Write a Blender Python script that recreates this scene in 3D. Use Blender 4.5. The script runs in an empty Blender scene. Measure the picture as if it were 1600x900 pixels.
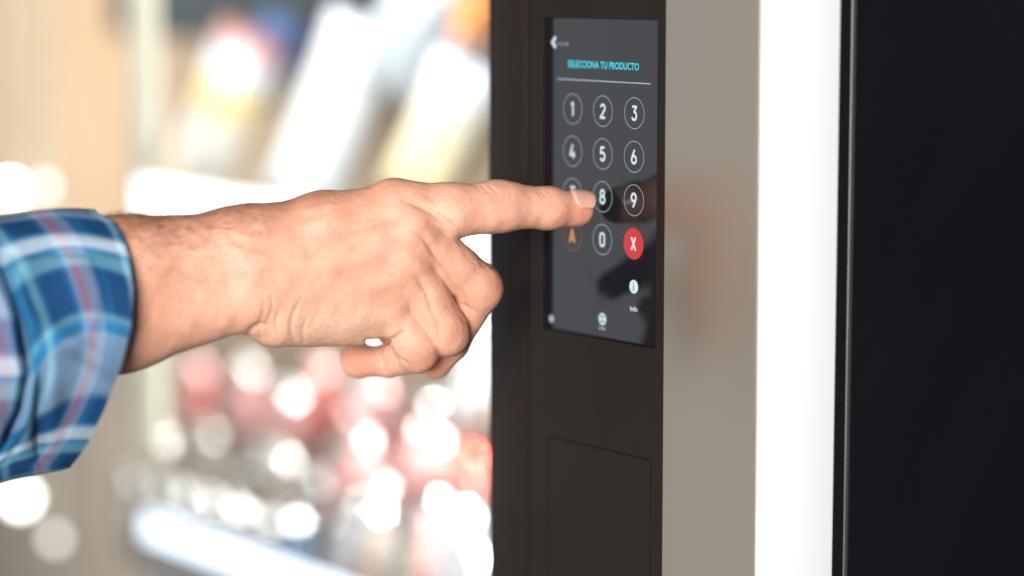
import bpy, bmesh, math, random
import numpy as np
from mathutils import Vector, Matrix
random.seed(4); rng = np.random.default_rng(7)
S = bpy.context.scene
COL = S.collection
ZB = 1.35                                   # height of the touch point above the floor

# ------------------------------------------------------------------ camera
FPX, TH, PIT, D0 = 4017.0, math.radians(53.7), math.radians(6.97), 1.25
cF = np.array([-math.sin(TH)*math.cos(PIT), math.cos(TH)*math.cos(PIT), -math.sin(PIT)])
cR = np.array([math.cos(TH), math.sin(TH), 0.0]); cU = np.cross(cR, cF)
cC = -(cF + cR*(1000-800)/FPX - cU*(300-450)/FPX)*D0 + np.array([0, 0, ZB])
cam_d = bpy.data.cameras.new('camera'); cam = bpy.data.objects.new('camera', cam_d); COL.objects.link(cam)
M = Matrix(((cR[0], cU[0], -cF[0]), (cR[1], cU[1], -cF[1]), (cR[2], cU[2], -cF[2])))
cam.matrix_world = Matrix.Translation(cC) @ M.to_4x4()
cam_d.sensor_width = 36; cam_d.lens = 36*FPX/1600; cam_d.clip_start = 0.05; cam_d.clip_end = 50
cam_d.dof.use_dof = True; cam_d.dof.focus_distance = 1.247; cam_d.dof.aperture_fstop = 1.95
S.camera = cam

# ------------------------------------------------------------------ world and light
W = bpy.data.worlds.new('World'); S.world = W; W.use_nodes = True
wn = W.node_tree; wn.nodes.clear()
def N(nt, t, **k):
    n = nt.nodes.new(t)
    for a, b in k.items(): setattr(n, a, b)
    return n
wo = N(wn, 'ShaderNodeOutputWorld'); wb = N(wn, 'ShaderNodeBackground'); tc = N(wn, 'ShaderNodeTexCoord')
sx = N(wn, 'ShaderNodeSeparateXYZ'); wn.links.new(tc.outputs['Generated'], sx.inputs[0])
mz = N(wn, 'ShaderNodeMapRange'); mz.inputs[1].default_value = -1; mz.inputs[2].default_value = 1
wn.links.new(sx.outputs[2], mz.inputs[0])
rp = N(wn, 'ShaderNodeValToRGB'); wn.links.new(mz.outputs[0], rp.inputs[0])
e = rp.color_ramp.elements
e[0].position = 0; e[0].color = (.55, .50, .46, 1); e[1].position = 1; e[1].color = (.22, .22, .23, 1)
for p, c in ((.42, (.90, .91, .95)), (.55, (.90, .93, 1.02)), (.70, (.42, .42, .44))):
    q = e.new(p); q.color = (*c, 1)
# the room is bright in front of the machine (-y) and dim behind and to the right of it
my = N(wn, 'ShaderNodeMapRange'); my.inputs[1].default_value = .35; my.inputs[2].default_value = -.25
my.inputs[3].default_value = .10; my.inputs[4].default_value = 1.0
wn.links.new(sx.outputs[1], my.inputs[0])
mm = N(wn, 'ShaderNodeMath', operation='MULTIPLY'); wn.links.new(my.outputs[0], mm.inputs[0]); mm.inputs[1].default_value = 0.95
mxx = N(wn, 'ShaderNodeMapRange'); mxx.inputs[1].default_value = -.45; mxx.inputs[2].default_value = .35
mxx.inputs[3].default_value = 1.08; mxx.inputs[4].default_value = .24
wn.links.new(sx.outputs[0], mxx.inputs[0])
m3 = N(wn, 'ShaderNodeMath', operation='MULTIPLY'); wn.links.new(mm.outputs[0], m3.inputs[0]); wn.links.new(mxx.outputs[0], m3.inputs[1])
wn.links.new(rp.outputs[0], wb.inputs[0]); wn.links.new(m3.outputs[0], wb.inputs[1])
wn.links.new(wb.outputs[0], wo.inputs[0])

def area(name, loc, target, size, size_y, power, col=(1, 1, 1)):
    l = bpy.data.lights.new(name, 'AREA'); l.shape = 'RECTANGLE'; l.size = size; l.size_y = size_y; l.energy = power; l.color = col
    o = bpy.data.objects.new(name, l); COL.objects.link(o); o.location = loc
    o.rotation_euler = (Vector(target)-Vector(loc)).to_track_quat('-Z', 'Y').to_euler()
    return o
area('window_light', (1.8, -2.2, ZB+.50), (0, -.1, ZB-.02), 1.1, 1.0, 182, (1, .975, .94))
area('display_light', (-.75, .05, ZB+.42), (-.95, .42, ZB), .9, .06, 7, (1, .96, .90))
area('cap_glint_light', (-.150, .060, ZB-.22), (-.75, .34, ZB-.24), .02, .10, 15, (1, .98, .97))  # added lamp hidden behind the column, there to make glints on the caps
area('second_glint_light', (-.50, .172, ZB-.112), (-.80, .34, ZB-.34), .05, .03, 1.9, (1, .98, .96))  # added lamp out of sight under the upper shelf, for a second cap glint
area('side_light', (-1.45, .05, ZB+.42), (-1.6, .55, ZB-.1), .7, .06, 7.2, (1, .93, .84))

S.view_settings.view_transform = 'Standard'; S.view_settings.look = 'None'
S.view_settings.exposure = 0; S.view_settings.gamma = 1
S.cycles.use_denoising = True
try: S.cycles.denoiser = 'OPENIMAGEDENOISE'
except Exception: pass
S.cycles.use_adaptive_sampling = False
S.cycles.max_bounces = 8; S.cycles.transparent_max_bounces = 12
S.cycles.sample_clamp_indirect = 12; S.cycles.caustics_reflective = False; S.cycles.caustics_refractive = False

# ------------------------------------------------------------------ helpers
def px(x, y, plane_y=0.0):
    """world point where the sight line through photograph pixel (x, y) meets the plane y = plane_y"""
    d = cF + cR*(x-800)/FPX - cU*(y-450)/FPX
    s = (plane_y - cC[1])/d[1]
    return cC + s*d
def mat(name, base=(.5, .5, .5), rough=.5, metal=0., spec=.5, **k):
    m = bpy.data.materials.new(name); m.use_nodes = True
    b = m.node_tree.nodes['Principled BSDF']
    b.inputs['Base Color'].default_value = (*base, 1); b.inputs['Roughness'].default_value = rough
    b.inputs['Metallic'].default_value = metal; b.inputs['Specular IOR Level'].default_value = spec
    for a, v in k.items(): b.inputs[a.replace('_', ' ')].default_value = v
    return m
def bump(m, scale, strength, dist=.001, detail=2., kind='ShaderNodeTexNoise', coord='Object'):
    nt = m.node_tree; b = nt.nodes['Principled BSDF']
    t = N(nt, 'ShaderNodeTexCoord'); n = N(nt, kind); n.inputs['Scale'].default_value = scale
    if 'Detail' in n.inputs: n.inputs['Detail'].default_value = detail
    nt.links.new(t.outputs[coord], n.inputs['Vector'])
    u = N(nt, 'ShaderNodeBump'); u.inputs['Strength'].default_value = strength; u.inputs['Distance'].default_value = dist
    nt.links.new(n.outputs[0], u.inputs['Height'])
    prev = b.inputs['Normal'].links
    if prev: nt.links.new(prev[0].from_socket, u.inputs['Normal'])
    nt.links.new(u.outputs[0], b.inputs['Normal'])
    return n
def mottle(m, c1, c2, scale, detail=3., stretch=(1, 1, 1), lo=.35, hi=.65):
    nt = m.node_tree; b = nt.nodes['Principled BSDF']
    t = N(nt, 'ShaderNodeTexCoord'); mp = N(nt, 'ShaderNodeMapping'); mp.inputs['Scale'].default_value = stretch
    n = N(nt, 'ShaderNodeTexNoise'); n.inputs['Scale'].default_value = scale; n.inputs['Detail'].default_value = detail
    r = N(nt, 'ShaderNodeValToRGB'); r.color_ramp.elements[0].color = (*c1, 1); r.color_ramp.elements[1].color = (*c2, 1)
    r.color_ramp.elements[0].position = lo; r.color_ramp.elements[1].position = hi
    nt.links.new(t.outputs['Object'], mp.inputs[0]); nt.links.new(mp.outputs[0], n.inputs['Vector'])
    nt.links.new(n.outputs[0], r.inputs[0]); nt.links.new(r.outputs[0], b.inputs['Base Color'])
def emit(name, col, s):
    m = bpy.data.materials.new(name); m.use_nodes = True
    b = m.node_tree.nodes['Principled BSDF']; b.inputs['Base Color'].default_value = (.02, .02, .02, 1)
    b.inputs['Emission Color'].default_value = (*col, 1); b.inputs['Emission Strength'].default_value = s
    b.inputs['Specular IOR Level'].default_value = 0
    return m
def link(name, me, m, parent=None, smooth=False):
    if isinstance(me, bmesh.types.BMesh):
        bm = me; me = bpy.data.meshes.new(name); bm.to_mesh(me); bm.free()
    me.name = name
    o = bpy.data.objects.new(name, me); COL.objects.link(o)
    if m: me.materials.append(m)
    if parent: o.parent = parent
    if smooth:
        for p in me.polygons: p.use_smooth = True
    return o
def empty(name, loc):
    o = bpy.data.objects.new(name, None); COL.objects.link(o); o.location = loc; o.empty_display_size = .05; return o
def tag(o, label, cat, group=None, kind=None):
    o['label'] = label; o['category'] = cat
    if group: o['group'] = group
    if kind: o['kind'] = kind
    return o
def bx(bm, x0, x1, y0, y1, z0, z1, bev=0., seg=2):
    r = bmesh.ops.create_cube(bm, size=1)
    bmesh.ops.scale(bm, vec=(x1-x0, y1-y0, z1-z0), verts=r['verts'])
    bmesh.ops.translate(bm, vec=((x0+x1)/2, (y0+y1)/2, (z0+z1)/2), verts=r['verts'])
    if bev:
        es = list({e for v in r['verts'] for e in v.link_edges})
        bmesh.ops.bevel(bm, geom=es, offset=bev, segments=seg, affect='EDGES', profile=.5)
    return bm
def box(name, m, parent, x0, x1, y0, y1, z0, z1, bev=0., seg=2):
    """box given in machine coordinates (z relative to the touch point)"""
    o = link(name, bx(bmesh.new(), x0, x1, y0, y1, z0, z1, bev, seg), m, parent, smooth=bev > 0)
    return o
def rrect(x0, x1, z0, z1, r, n=6):
    pts = []
    for cx, cz, a0 in ((x1-r, z1-r, 0), (x0+r, z1-r, 90), (x0+r, z0+r, 180), (x1-r, z0+r, 270)):
        for k in range(n+1):
            a = math.radians(a0+90*k/n); pts.append((cx+r*math.cos(a), cz+r*math.sin(a)))
    return pts
def prism(bm, pts, y0, y1):
    a = [bm.verts.new((x, y0, z)) for x, z in pts]; b = [bm.verts.new((x, y1, z)) for x, z in pts]
    n = len(pts)
    bm.faces.new(a); bm.faces.new(b[::-1])
    for i in range(n): bm.faces.new((a[i], b[i], b[(i+1) % n], a[(i+1) % n]))
    bmesh.ops.recalc_face_normals(bm, faces=bm.faces[:])
    return bm
def cut(o, cutters):
    """difference of o with prisms, applied; cutter objects are deleted again"""
    tmp = []
    for bm in cutters:
        c = link('cutter', bm, None, o.parent); tmp.append(c)
        md = o.modifiers.new('b', 'BOOLEAN'); md.operation = 'DIFFERENCE'; md.solver = 'EXACT'; md.object = c
    bpy.context.view_layer.update()
    dg = bpy.context.evaluated_depsgraph_get()
    me = bpy.data.meshes.new_from_object(o.evaluated_get(dg)); o.modifiers.clear(); o.data = me
    for c in tmp: bpy.data.objects.remove(c)
    return o
def bevel(o, w, seg=2):
    md = o.modifiers.new('bevel', 'BEVEL'); md.width = w; md.segments = seg; md.limit_method = 'ANGLE'; md.angle_limit = math.radians(40)
    for p in o.data.polygons: p.use_smooth = False
def mesh_tubes(name, paths, rad, m, parent=None, sides=4, taper=True):
    V, Fc = [], []
    for P in paths:
        P = [Vector(p) for p in P]; base = len(V); n = len(P)
        for i, p in enumerate(P):
            t = (P[min(i+1, n-1)]-P[max(i-1, 0)]).normalized()
            a = t.orthogonal().normalized(); b = t.cross(a)
            r = rad*(1-.85*i/(n-1)) if taper else rad
            for k in range(sides):
                q = 2*math.pi*k/sides; V.append(p+a*math.cos(q)*r+b*math.sin(q)*r)
        for i in range(n-1):
            for k in range(sides):
                Fc.append((base+i*sides+k, base+i*sides+(k+1) % sides, base+(i+1)*sides+(k+1) % sides, base+(i+1)*sides+k))
    me = bpy.data.meshes.new(name); me.from_pydata(V, [], Fc); me.update()
    return link(name, me, m, parent, True)

# ------------------------------------------------------------------ vending machine
vm = empty('vending_machine', (0, 0, ZB))
tag(vm, 'brown, beige and white vending machine with a keypad touchscreen beside its glass front', 'vending machine')
m_brown = mat('brown_satin_metal', (.0108, .0073, .0057), .45, 0, .085); bump(m_brown, 2600, .10, .0002)
m_brown2 = mat('brown_column_metal', (.0130, .0090, .0071), .48, 0, .085); bump(m_brown2, 2600, .10, .0002)
m_black_in = mat('black_bezel', (.004, .004, .004), .5, 0, .2)
m_beige = mat('champagne_metal', (.272, .240, .195), .36, .75); bump(m_beige, 900, .04, .0002)
m_white = mat('white_enamel', (.78, .80, .81), .35); bump(m_white, 300, .03, .0004)
m_cab = mat('black_cabinet_paint', (.0040, .0046, .0060), .42, 0, .12); bump(m_cab, 60, .12, .002, 4)
m_seal = mat('black_rubber', (.006, .005, .005), .6, 0, .2)
m_trim = mat('grey_edge_metal', (.10, .10, .105), .4, .5)

def wear(m, lo, hi, sc=14, stretch=(1, 1, 1)):
    nt = m.node_tree; t = N(nt, 'ShaderNodeTexCoord'); mp = N(nt, 'ShaderNodeMapping'); mp.inputs['Scale'].default_value = stretch
    n = N(nt, 'ShaderNodeTexNoise'); n.inputs['Scale'].default_value = sc; n.inputs['Detail'].default_value = 8; n.inputs['Distortion'].default_value = .8
    r = N(nt, 'ShaderNodeMapRange'); r.inputs[1].default_value = .35; r.inputs[2].default_value = .7; r.inputs[3].default_value = lo; r.inputs[4].default_value = hi
    nt.links.new(t.outputs['Object'], mp.inputs[0]); nt.links.new(mp.outputs[0], n.inputs['Vector']); nt.links.new(n.outputs[0], r.inputs[0]); nt.links.new(r.outputs[0], nt.nodes['Principled BSDF'].inputs['Roughness'])
wear(m_brown, .36, .56); wear(m_brown2, .38, .58); wear(m_beige, .32, .42, 9, (1, 1, .12)); wear(m_cab, .34, .60, 5)
HZ0, HZ1 = -1.22, .50                       # machine bottom and top relative to the touch point
panel = box('control_panel', m_brown, vm, -.0905, .0192, 0, .012, -.62, .42)
hole = rrect(-.0777, .0124, -.0757, .0832, .0006, 2)
flap_pts = rrect(-.0745, .0097, -.330, -.1308, .0035, 5)
flap_in = rrect(-.0745+.00045, .0097-.00045, -.330+.00045, -.1308-.00045, .0031, 5)
cut(panel, [prism(bmesh.new(), hole, -.01, .0046), prism(bmesh.new(), flap_pts, -.01, .0015)])
bevel(panel, .00035)
f = link('service_flap', prism(bmesh.new(), flap_in, .00005, .0016), m_brown, vm); bevel(f, .0003)
# groove and the slim column beside the glass
box('panel_groove', m_seal, vm, -.0930, -.0905, .003, .012, -.62, .42)
box('side_column', m_brown2, vm, -.1262, -.0930, 0, .030, -1.0, .48, .0008)
# lower door under the control panel, beige front trim, white door edge
box('lower_panel', m_brown, vm, -.0905, .0192, 0, .012, -1.0, -.6215, .0005)
box('front_trim', m_beige, vm, .0196, .0870, -.0008, .0000, -1.0, .48, .00035, 3)
box('door_edge', m_white, vm, .0200, .0868, .0001, .0500, -1.0, .48, .0015, 4)
box('door_seal', m_seal, vm, .060, .0866, .0502, .0562, -1.0, .48)
box('edge_strip', m_trim, vm, .060, .0872, .0564, .0590, -1.0, .48, .0005)
cab = box('cabinet_side', m_cab, vm, .070, .0868, .0592, .75, -1.2, .50, .001)
box('cabinet_back', m_cab, vm, -2.45, .0698, .735, .75, -1.2, .50)
box('cabinet_top', m_cab, vm, -2.45, .0698, .02, .7348, .482, .498)
box('cabinet_base', m_cab, vm, -2.45, .0698, .02, .7348, -1.2, -1.002)
box('cabinet_end', m_cab, vm, -2.47, -2.452, .02, .75, -1.2, .50)
for i, x in enumerate((-2.40, -1.2, .01)):
    o = link('foot', bmesh.new(), m_seal, vm)
    bm = bmesh.new(); bmesh.ops.create_cone(bm, cap_ends=True, segments=20, radius1=.03, radius2=.022, depth=.1498); bmesh.ops.translate(bm, vec=(x, .37, -1.2751), verts=bm.verts); bm.to_mesh(o.data); bm.free()
# inside lining
m_back = mat('warm_liner', (.60, .44, .29), .7); mottle(m_back, (.60, .40, .24), (.70, .50, .32), 2.5)
m_liner2 = mat('grey_brown_liner', (.20, .165, .14), .7); mottle(m_liner2, (.20, .16, .125), (.46, .38, .30), 2.6)
m_dark = mat('dark_header', (.022, .032, .036), .6)
m_back2 = mat('tan_liner', (.36, .27, .18), .7); mottle(m_back2, (.30, .22, .145), (.42, .32, .22), 5)
box('back_lining', m_back, vm, -2.44, -1.62, .62, .64, -.3, .44)
box('back_lining', m_back2, vm, -1.6195, -.10, .62, .64, -.3, .44)
box('lower_lining', m_liner2, vm, -2.44, -.10, .62, .64, -.99, -.3005)
box('inner_wall', m_liner2, vm, -.125, -.105, .032, .6, -.99, .44)

# ---- touchscreen
m_scr = mat('screen_glass', (.0035, .0035, .005), .035, 0, .55)
scr_b = m_scr.node_tree.nodes['Principled BSDF']
scr_b.inputs['Emission Color'].default_value = (.70, .80, 1, 1); scr_b.inputs['Emission Strength'].default_value = .009
_n = N(m_scr.node_tree, 'ShaderNodeTexNoise'); _n.inputs['Scale'].default_value = 45; _n.inputs['Detail'].default_value = 6; _n.inputs['Distortion'].default_value = 1.2
_t = N(m_scr.node_tree, 'ShaderNodeTexCoord'); m_scr.node_tree.links.new(_t.outputs['Object'], _n.inputs['Vector'])
_r = N(m_scr.node_tree, 'ShaderNodeMapRange'); _r.inputs[1].default_value = .45; _r.inputs[2].default_value = .75; _r.inputs[3].default_value = .03; _r.inputs[4].default_value = .22
m_scr.node_tree.links.new(_n.outputs[0], _r.inputs[0]); m_scr.node_tree.links.new(_r.outputs[0], scr_b.inputs['Roughness'])
YS = .0031
scr = link('touchscreen', bx(bmesh.new(), -.0830, .0160, YS, .0044, -.0800, .0870), m_scr, vm)
ICY = YS-.00012
m_ui = emit('ui_white', (.72, .86, .86), .95); m_ring = emit('ui_ring', (.60, .72, .78), .62)
m_cy = emit('ui_cyan', (.06, .70, .86), .95); m_org = emit('ui_orange', (.95, .40, .12), .80); m_orr = emit('ui_orange_ring', (.70, .30, .13), .45)
m_red = emit('ui_red', (.78, .035, .035), .80); m_xw = emit('ui_x', (.85, .80, .85), .95); m_blk = mat('ui_black', (.01, .02, .02), .3)
m_line = emit('ui_line', (.62, .78, .80), .75)
def P2(x, y):
    p = px(x, y, YS); return p[0], p[2]-ZB
def ring(bm, cx, cz, r, w, y=ICY, n=64):
    a = [bm.verts.new((cx+(r)*math.cos(2*math.pi*i/n), y, cz+(r)*math.sin(2*math.pi*i/n))) for i in range(n)]
    b = [bm.verts.new((cx+(r-w)*math.cos(2*math.pi*i/n), y, cz+(r-w)*math.sin(2*math.pi*i/n))) for i in range(n)]
    for i in range(n): bm.faces.new((a[i], a[(i+1) % n], b[(i+1) % n], b[i]))
def disc(bm, cx, cz, r, y=ICY, n=64, sx=1.):
    bm.faces.new([bm.verts.new((cx+sx*r*math.cos(2*math.pi*i/n), y, cz+r*math.sin(2*math.pi*i/n))) for i in range(n)])
def stroke(bm, pts, w, y=ICY, closed=False):
    """flat ribbon of width w along pts, round caps, mitred joints"""
    P = [Vector(p) for p in pts]; n = len(P); L, R = [], []
    for i in range(n):
        if closed: d = (P[(i+1) % n]-P[i-1]).normalized()
        else: d = (P[min(i+1, n-1)]-P[max(i-1, 0)]).normalized()
        s = 1.
        if 0 < i < n-1 or closed:
            d1 = (P[i]-P[i-1]).normalized(); s = 1/max(.45, abs(d.dot(d1)))
        nn = Vector((-d.y, d.x))*w*.5*s
        L.append(bm.verts.new((P[i].x+nn.x, y, P[i].y+nn.y))); R.append(bm.verts.new((P[i].x-nn.x, y, P[i].y-nn.y)))
    for i in range(n if closed else n-1):
        j = (i+1) % n; bm.faces.new((L[i], L[j], R[j], R[i]))
def arc(cx, cy, rx, ry, a0, a1, n=14):
    return [(cx+rx*math.cos(math.radians(a0+(a1-a0)*i/n)), cy+ry*math.sin(math.radians(a0+(a1-a0)*i/n))) for i in range(n+1)]
# DIN-like glyph strokes in a box 0.58 wide, 1 high, centred
def glyph(ch):
    G = {
     '0': [arc(0, .22, .24, .24, 0, 180)+arc(0, -.22, .24, .24, 180, 360)+[(.24, .22)]],
     '1': [[(-.17, .30), (.05, .46), (.05, -.5)]],
     '2': [arc(0, .22, .24, .24, 170, -25)+[(-.25, -.46), (.27, -.46)]],
     '3': [[(-.22, .46), (.24, .46), (.0, .10)]+arc(0, -.18, .245, .28, 90, -160)],
     '4': [[(.02, .5), (-.26, -.26), (.29, -.26)], [(.12, .02), (.12, -.5)]],
     '5': [[(.22, .46), (-.17, .46), (-.20, .04)]+arc(0, -.18, .245, .28, 125, -155)],
     '6': [[(.08, .5), (-.16, .08)]+arc(0, -.20, .25, .26, 140, -220, 26)],
     '7': [[(-.25, .46), (.24, .46), (-.06, -.5)]],
     '8': [arc(0, .25, .20, .22, -90, 270, 26), arc(0, -.21, .25, .25, 90, 450, 26)],
     '9': [[(-.08, -.5), (.16, -.08)]+arc(0, .20, .25, .26, -40, 320, 26)],
     'X': [[(-.25, .5), (.25, -.5)], [(.25, .5), (-.25, -.5)]],
     'A': [[(-.30, -.5), (0, .46), (.30, -.5)], [(-.22, -.24), (.22, -.24)]],
    }
    return G[ch]
def draw(bm, ch, cx, cz, h, w, y=ICY-.00008, sx=1.):
    k = 0
    for s in glyph(ch):
        P = [(cx+a*h*sx, cz+b*h) for a, b in s]
        # split at sharp corners so every corner gets clean ends
        run = [P[0]]
        for i in range(1, len(P)):
            run.append(P[i])
            if i < len(P)-1:
                d1 = (Vector(P[i])-Vector(P[i-1])).normalized(); d2 = (Vector(P[i+1])-Vector(P[i])).normalized()
                if d1.dot(d2) < .8: stroke(bm, run, w, y-k*.000004); k += 1; disc(bm, P[i][0], P[i][1], w*.5, y-k*.000004, 16); k += 1; run = [P[i]]
        stroke(bm, run, w, y-k*.000004); k += 1
keys = [('1', 895, 168), ('2', 942, 173), ('3', 991, 177), ('4', 895, 235), ('5', 942, 240), ('6', 991, 245), ('7', 895, 301), ('8', 942, 307), ('9', 991, 313), ('A', 895, 369), ('0', 942, 374), ('X', 991, 381)]
xs = [P2(895, 235)[0], P2(942, 240)[0], P2(991, 245)[0]]
zs = [P2(991, 177)[1], P2(991, 245)[1], P2(991, 313)[1], P2(991, 381)[1]]
for i, (ch, a, b) in enumerate(keys):
    cx, cz = xs[i % 3], zs[i//3]
    bm = bmesh.new()
    if ch == 'X': disc(bm, cx, cz, .00775)
    else: ring(bm, cx, cz, .00775, .00034)
    k = link('number_key', bm, m_red if ch == 'X' else (m_orr if ch == 'A' else m_ring), scr)
    k['label'] = {'X': 'red round key with a white X', 'A': 'key with an orange letter A'}.get(ch, 'round key with the number '+ch)
    bm = bmesh.new()
    draw(bm, ch, cx, cz, .0070 if ch != 'X' else .0064, .00122, sx=1.0)
    g = link('number_mark', bm, m_xw if ch == 'X' else (m_org if ch == 'A' else m_ui), None)
    # the mark is part of its key: join both into one mesh with two materials
    me = k.data; bm = bmesh.new(); bm.from_mesh(me); n0 = len(bm.faces); bm.from_mesh(g.data)
    bm.faces.ensure_lookup_table()
    for fc in bm.faces[n0:]: fc.material_index = 1
    me.materials.append(g.data.materials[0]); bm.to_mesh(me); bm.free(); bpy.data.objects.remove(g)
def text(name, s, cx, cz, h, width, m, parent, off=0.0, align='CENTER'):
    c = bpy.data.curves.new('t', 'FONT'); c.body = s; c.size = 1; c.align_x = align; c.offset = off; c.resolution_u = 4
    o = bpy.data.objects.new('t', c); COL.objects.link(o); bpy.context.view_layer.update()
    me = bpy.data.meshes.new_from_object(o.evaluated_get(bpy.context.evaluated_depsgraph_get()))
    wd = o.dimensions.x
    bpy.data.objects.remove(o)
    sz = h/.70; sxx = width/wd
    ys = [v.co.y for v in me.vertices]
    for v in me.vertices: v.co = Vector((cx+v.co.x*sxx, ICY-.00006, cz+(v.co.y-.35)*sz))
    return link(name, me, m, parent)
a, b = P2(888, 99), P2(999, 104.5)
text('title_text', 'SELECCIONA TU PRODUCTO', (a[0]+b[0])/2, (a[1]+b[1])/2, .0033, b[0]-a[0], m_cy, scr, .028)
a, b = P2(872, 122), P2(1017, 131)
link('divider_line', prism(bmesh.new(), [(a[0], b[1]-.00022), (b[0], b[1]-.00022), (b[0], b[1]+.00022), (a[0], b[1]+.00022)], ICY-.0001, ICY), m_line, scr)
a = P2(865.5, 66); bm = bmesh.new()
stroke(bm, [(a[0]+.0016, a[1]+.0027), (a[0]-.0010, a[1]), (a[0]+.0016, a[1]-.0027)], .0019)
link('back_arrow', bm, m_ui, scr)
a, b = P2(872, 68), P2(889, 68.6)
text('back_text', 'VOLVER', (a[0]+b[0])/2, a[1]-.0001, .0019, b[0]-a[0], mat('ui_dim', (.3, .3, .3)) and emit('ui_grey', (.62, .62, .68), .55), scr, .01)
a = P2(990.5, 448); bm = bmesh.new(); disc(bm, a[0], a[1], .00335); ii = link('info_icon', bm, emit('ui_info', (.70, .86, .86), 1.0), scr)
bm = bmesh.new(); disc(bm, a[0], a[1]+.0018, .00042, ICY-.0001, 20); stroke(bm, [(a[0], a[1]+.0009), (a[0], a[1]-.0021)], .00062, ICY-.0001)
bm2 = bmesh.new(); bm2.from_mesh(ii.data); n0 = len(bm2.faces); tmp = bpy.data.meshes.new('t'); bm.to_mesh(tmp); bm.free(); bm2.from_mesh(tmp); bm2.faces.ensure_lookup_table()
for fc in bm2.faces[n0:]: fc.material_index = 1
ii.data.materials.append(m_blk); bm2.to_mesh(ii.data); bm2.free()
a, b = P2(985, 482), P2(996.5, 482.8)
text('info_text', 'Info', (a[0]+b[0])/2, P2(990.5, 482.5)[1], .0022, b[0]-a[0], m_ui, scr, .02)
a = P2(941.5, 498.5); bm = bmesh.new(); disc(bm, a[0], a[1], .0031); ii = link('language_icon', bm, emit('ui_lang', (.62, .82, .80), .9), scr)
bm = bmesh.new()
for dz in (.0013, -.0011): stroke(bm, [(a[0]-.0017, a[1]+dz+.0003), (a[0], a[1]+dz-.0004), (a[0]+.0018, a[1]+dz+.0002)], .00055, ICY-.0001)
bm2 = bmesh.new(); bm2.from_mesh(ii.data); n0 = len(bm2.faces); tmp = bpy.data.meshes.new('t'); bm.to_mesh(tmp); bm.free(); bm2.from_mesh(tmp); bm2.faces.ensure_lookup_table()
for fc in bm2.faces[n0:]: fc.material_index = 1
ii.data.materials.append(m_blk); bm2.to_mesh(ii.data); bm2.free()
a, b = P2(936, 512), P2(946.5, 512.7)
text('language_text', 'IDIOMA', (a[0]+b[0])/2, a[1], .0018, b[0]-a[0], emit('ui_lt', (.62, .66, .75), .7), scr, .012)
a = P2(862, 498); bm = bmesh.new(); disc(bm, a[0], a[1], .0018); link('corner_icon', bm, emit('ui_dot', (.62, .74, .95), .75), scr)

# ---- inner post, price rails, shelves
m_post = mat('cream_post', (.40, .38, .30), .6)
a, b = px(204, 300, .165), px(246, 300, .165)
box('inner_post', m_post, vm, a[0], b[0], .165, .169, -.27, .44, .001)
m_rail = emit('rail_glow', (.86, .92, 1.0), 3.0)
m_rail2 = emit('rail_glow_blue', (.74, .86, 1.0), 2.6)
m_shelf = mat('shelf_metal', (.13, .12, .115), .5, .2)
rl = px(212, 300, .15)
s = box('upper_shelf', m_shelf, vm, rl[0], -.13, .162, .60, -.104, -.096)
box('rail_light', m_rail, s, rl[0], -.135, .150, .158, -.106, -.052, .002)
s = box('lower_shelf', m_shelf, vm, rl[0], -.13, .1625, .60, -.428, -.420)
box('shelf_lip', m_shelf, s, rl[0], -.13, .1585, .1620, -.428, -.318)
box('rail_light', m_rail2, s, rl[0], -.135, .150, .158, -.336, -.314, .002)
def disc_ball(x, y, py, r, st):  # made-up glowing ball that stands in for a blurred white highlight disc
    p = px(x, y, py); p = (p[0], p[1], p[2]-ZB)
    bm = bmesh.new(); bmesh.ops.create_uvsphere(bm, u_segments=20, v_segments=12, radius=r); bmesh.ops.translate(bm, vec=p, verts=bm.verts)
    b = link('highlight_ball', bm, emit('highlight_glow', (1, .97, .92), st), vm, True)
    bm = bmesh.new(); bmesh.ops.create_cone(bm, cap_ends=True, segments=10, radius1=.0015, radius2=.0015, depth=.47-p[2]-r); bmesh.ops.translate(bm, vec=(p[0], p[1], (.47+p[2]+r)/2), verts=bm.verts)
    link('ball_stem', bm, m_post, b)
disc_ball(16, 298, .20, .0085, 30); disc_ball(68, 292, .22, .006, 5); disc_ball(32, 778, .26, .010, 13); disc_ball(86, 842, .24, .006, 4)
# glass front
m_glass = bpy.data.materials.new('window_glass'); m_glass.use_nodes = True; g = m_glass.node_tree; g.nodes.clear()
o_ = N(g, 'ShaderNodeOutputMaterial'); mx = N(g, 'ShaderNodeMixShader'); tr = N(g, 'ShaderNodeBsdfTransparent'); gl = N(g, 'ShaderNodeBsdfGlossy')
gl.inputs['Roughness'].default_value = .02; fr = N(g, 'ShaderNodeFresnel'); fr.inputs[0].default_value = 1.25
tr.inputs[0].default_value = (.97, .98, .98, 1)
ge = N(g, 'ShaderNodeNewGeometry'); ms = N(g, 'ShaderNodeMath', operation='MULTIPLY'); m1_ = N(g, 'ShaderNodeMath', operation='SUBTRACT'); m1_.inputs[0].default_value = 1.0
g.links.new(ge.outputs['Backfacing'], m1_.inputs[1]); g.links.new(m1_.outputs[0], ms.inputs[0]); g.links.new(fr.outputs[0], ms.inputs[1])
g.links.new(ms.outputs[0], mx.inputs[0]); g.links.new(tr.outputs[0], mx.inputs[1]); g.links.new(gl.outputs[0], mx.inputs[2]); g.links.new(mx.outputs[0], o_.inputs[0])
box('window_pane', m_glass, vm, -2.44, -.1264, .010, .014, -.99, .475)
# dark header behind the glass at the top
a, b = px(170, 40, .40), px(480, 40, .40)
box('dark_header', m_dark, vm, a[0], b[0], .40, .50, px(300, 62, .40)[2]-ZB, .43, .004)

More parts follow.
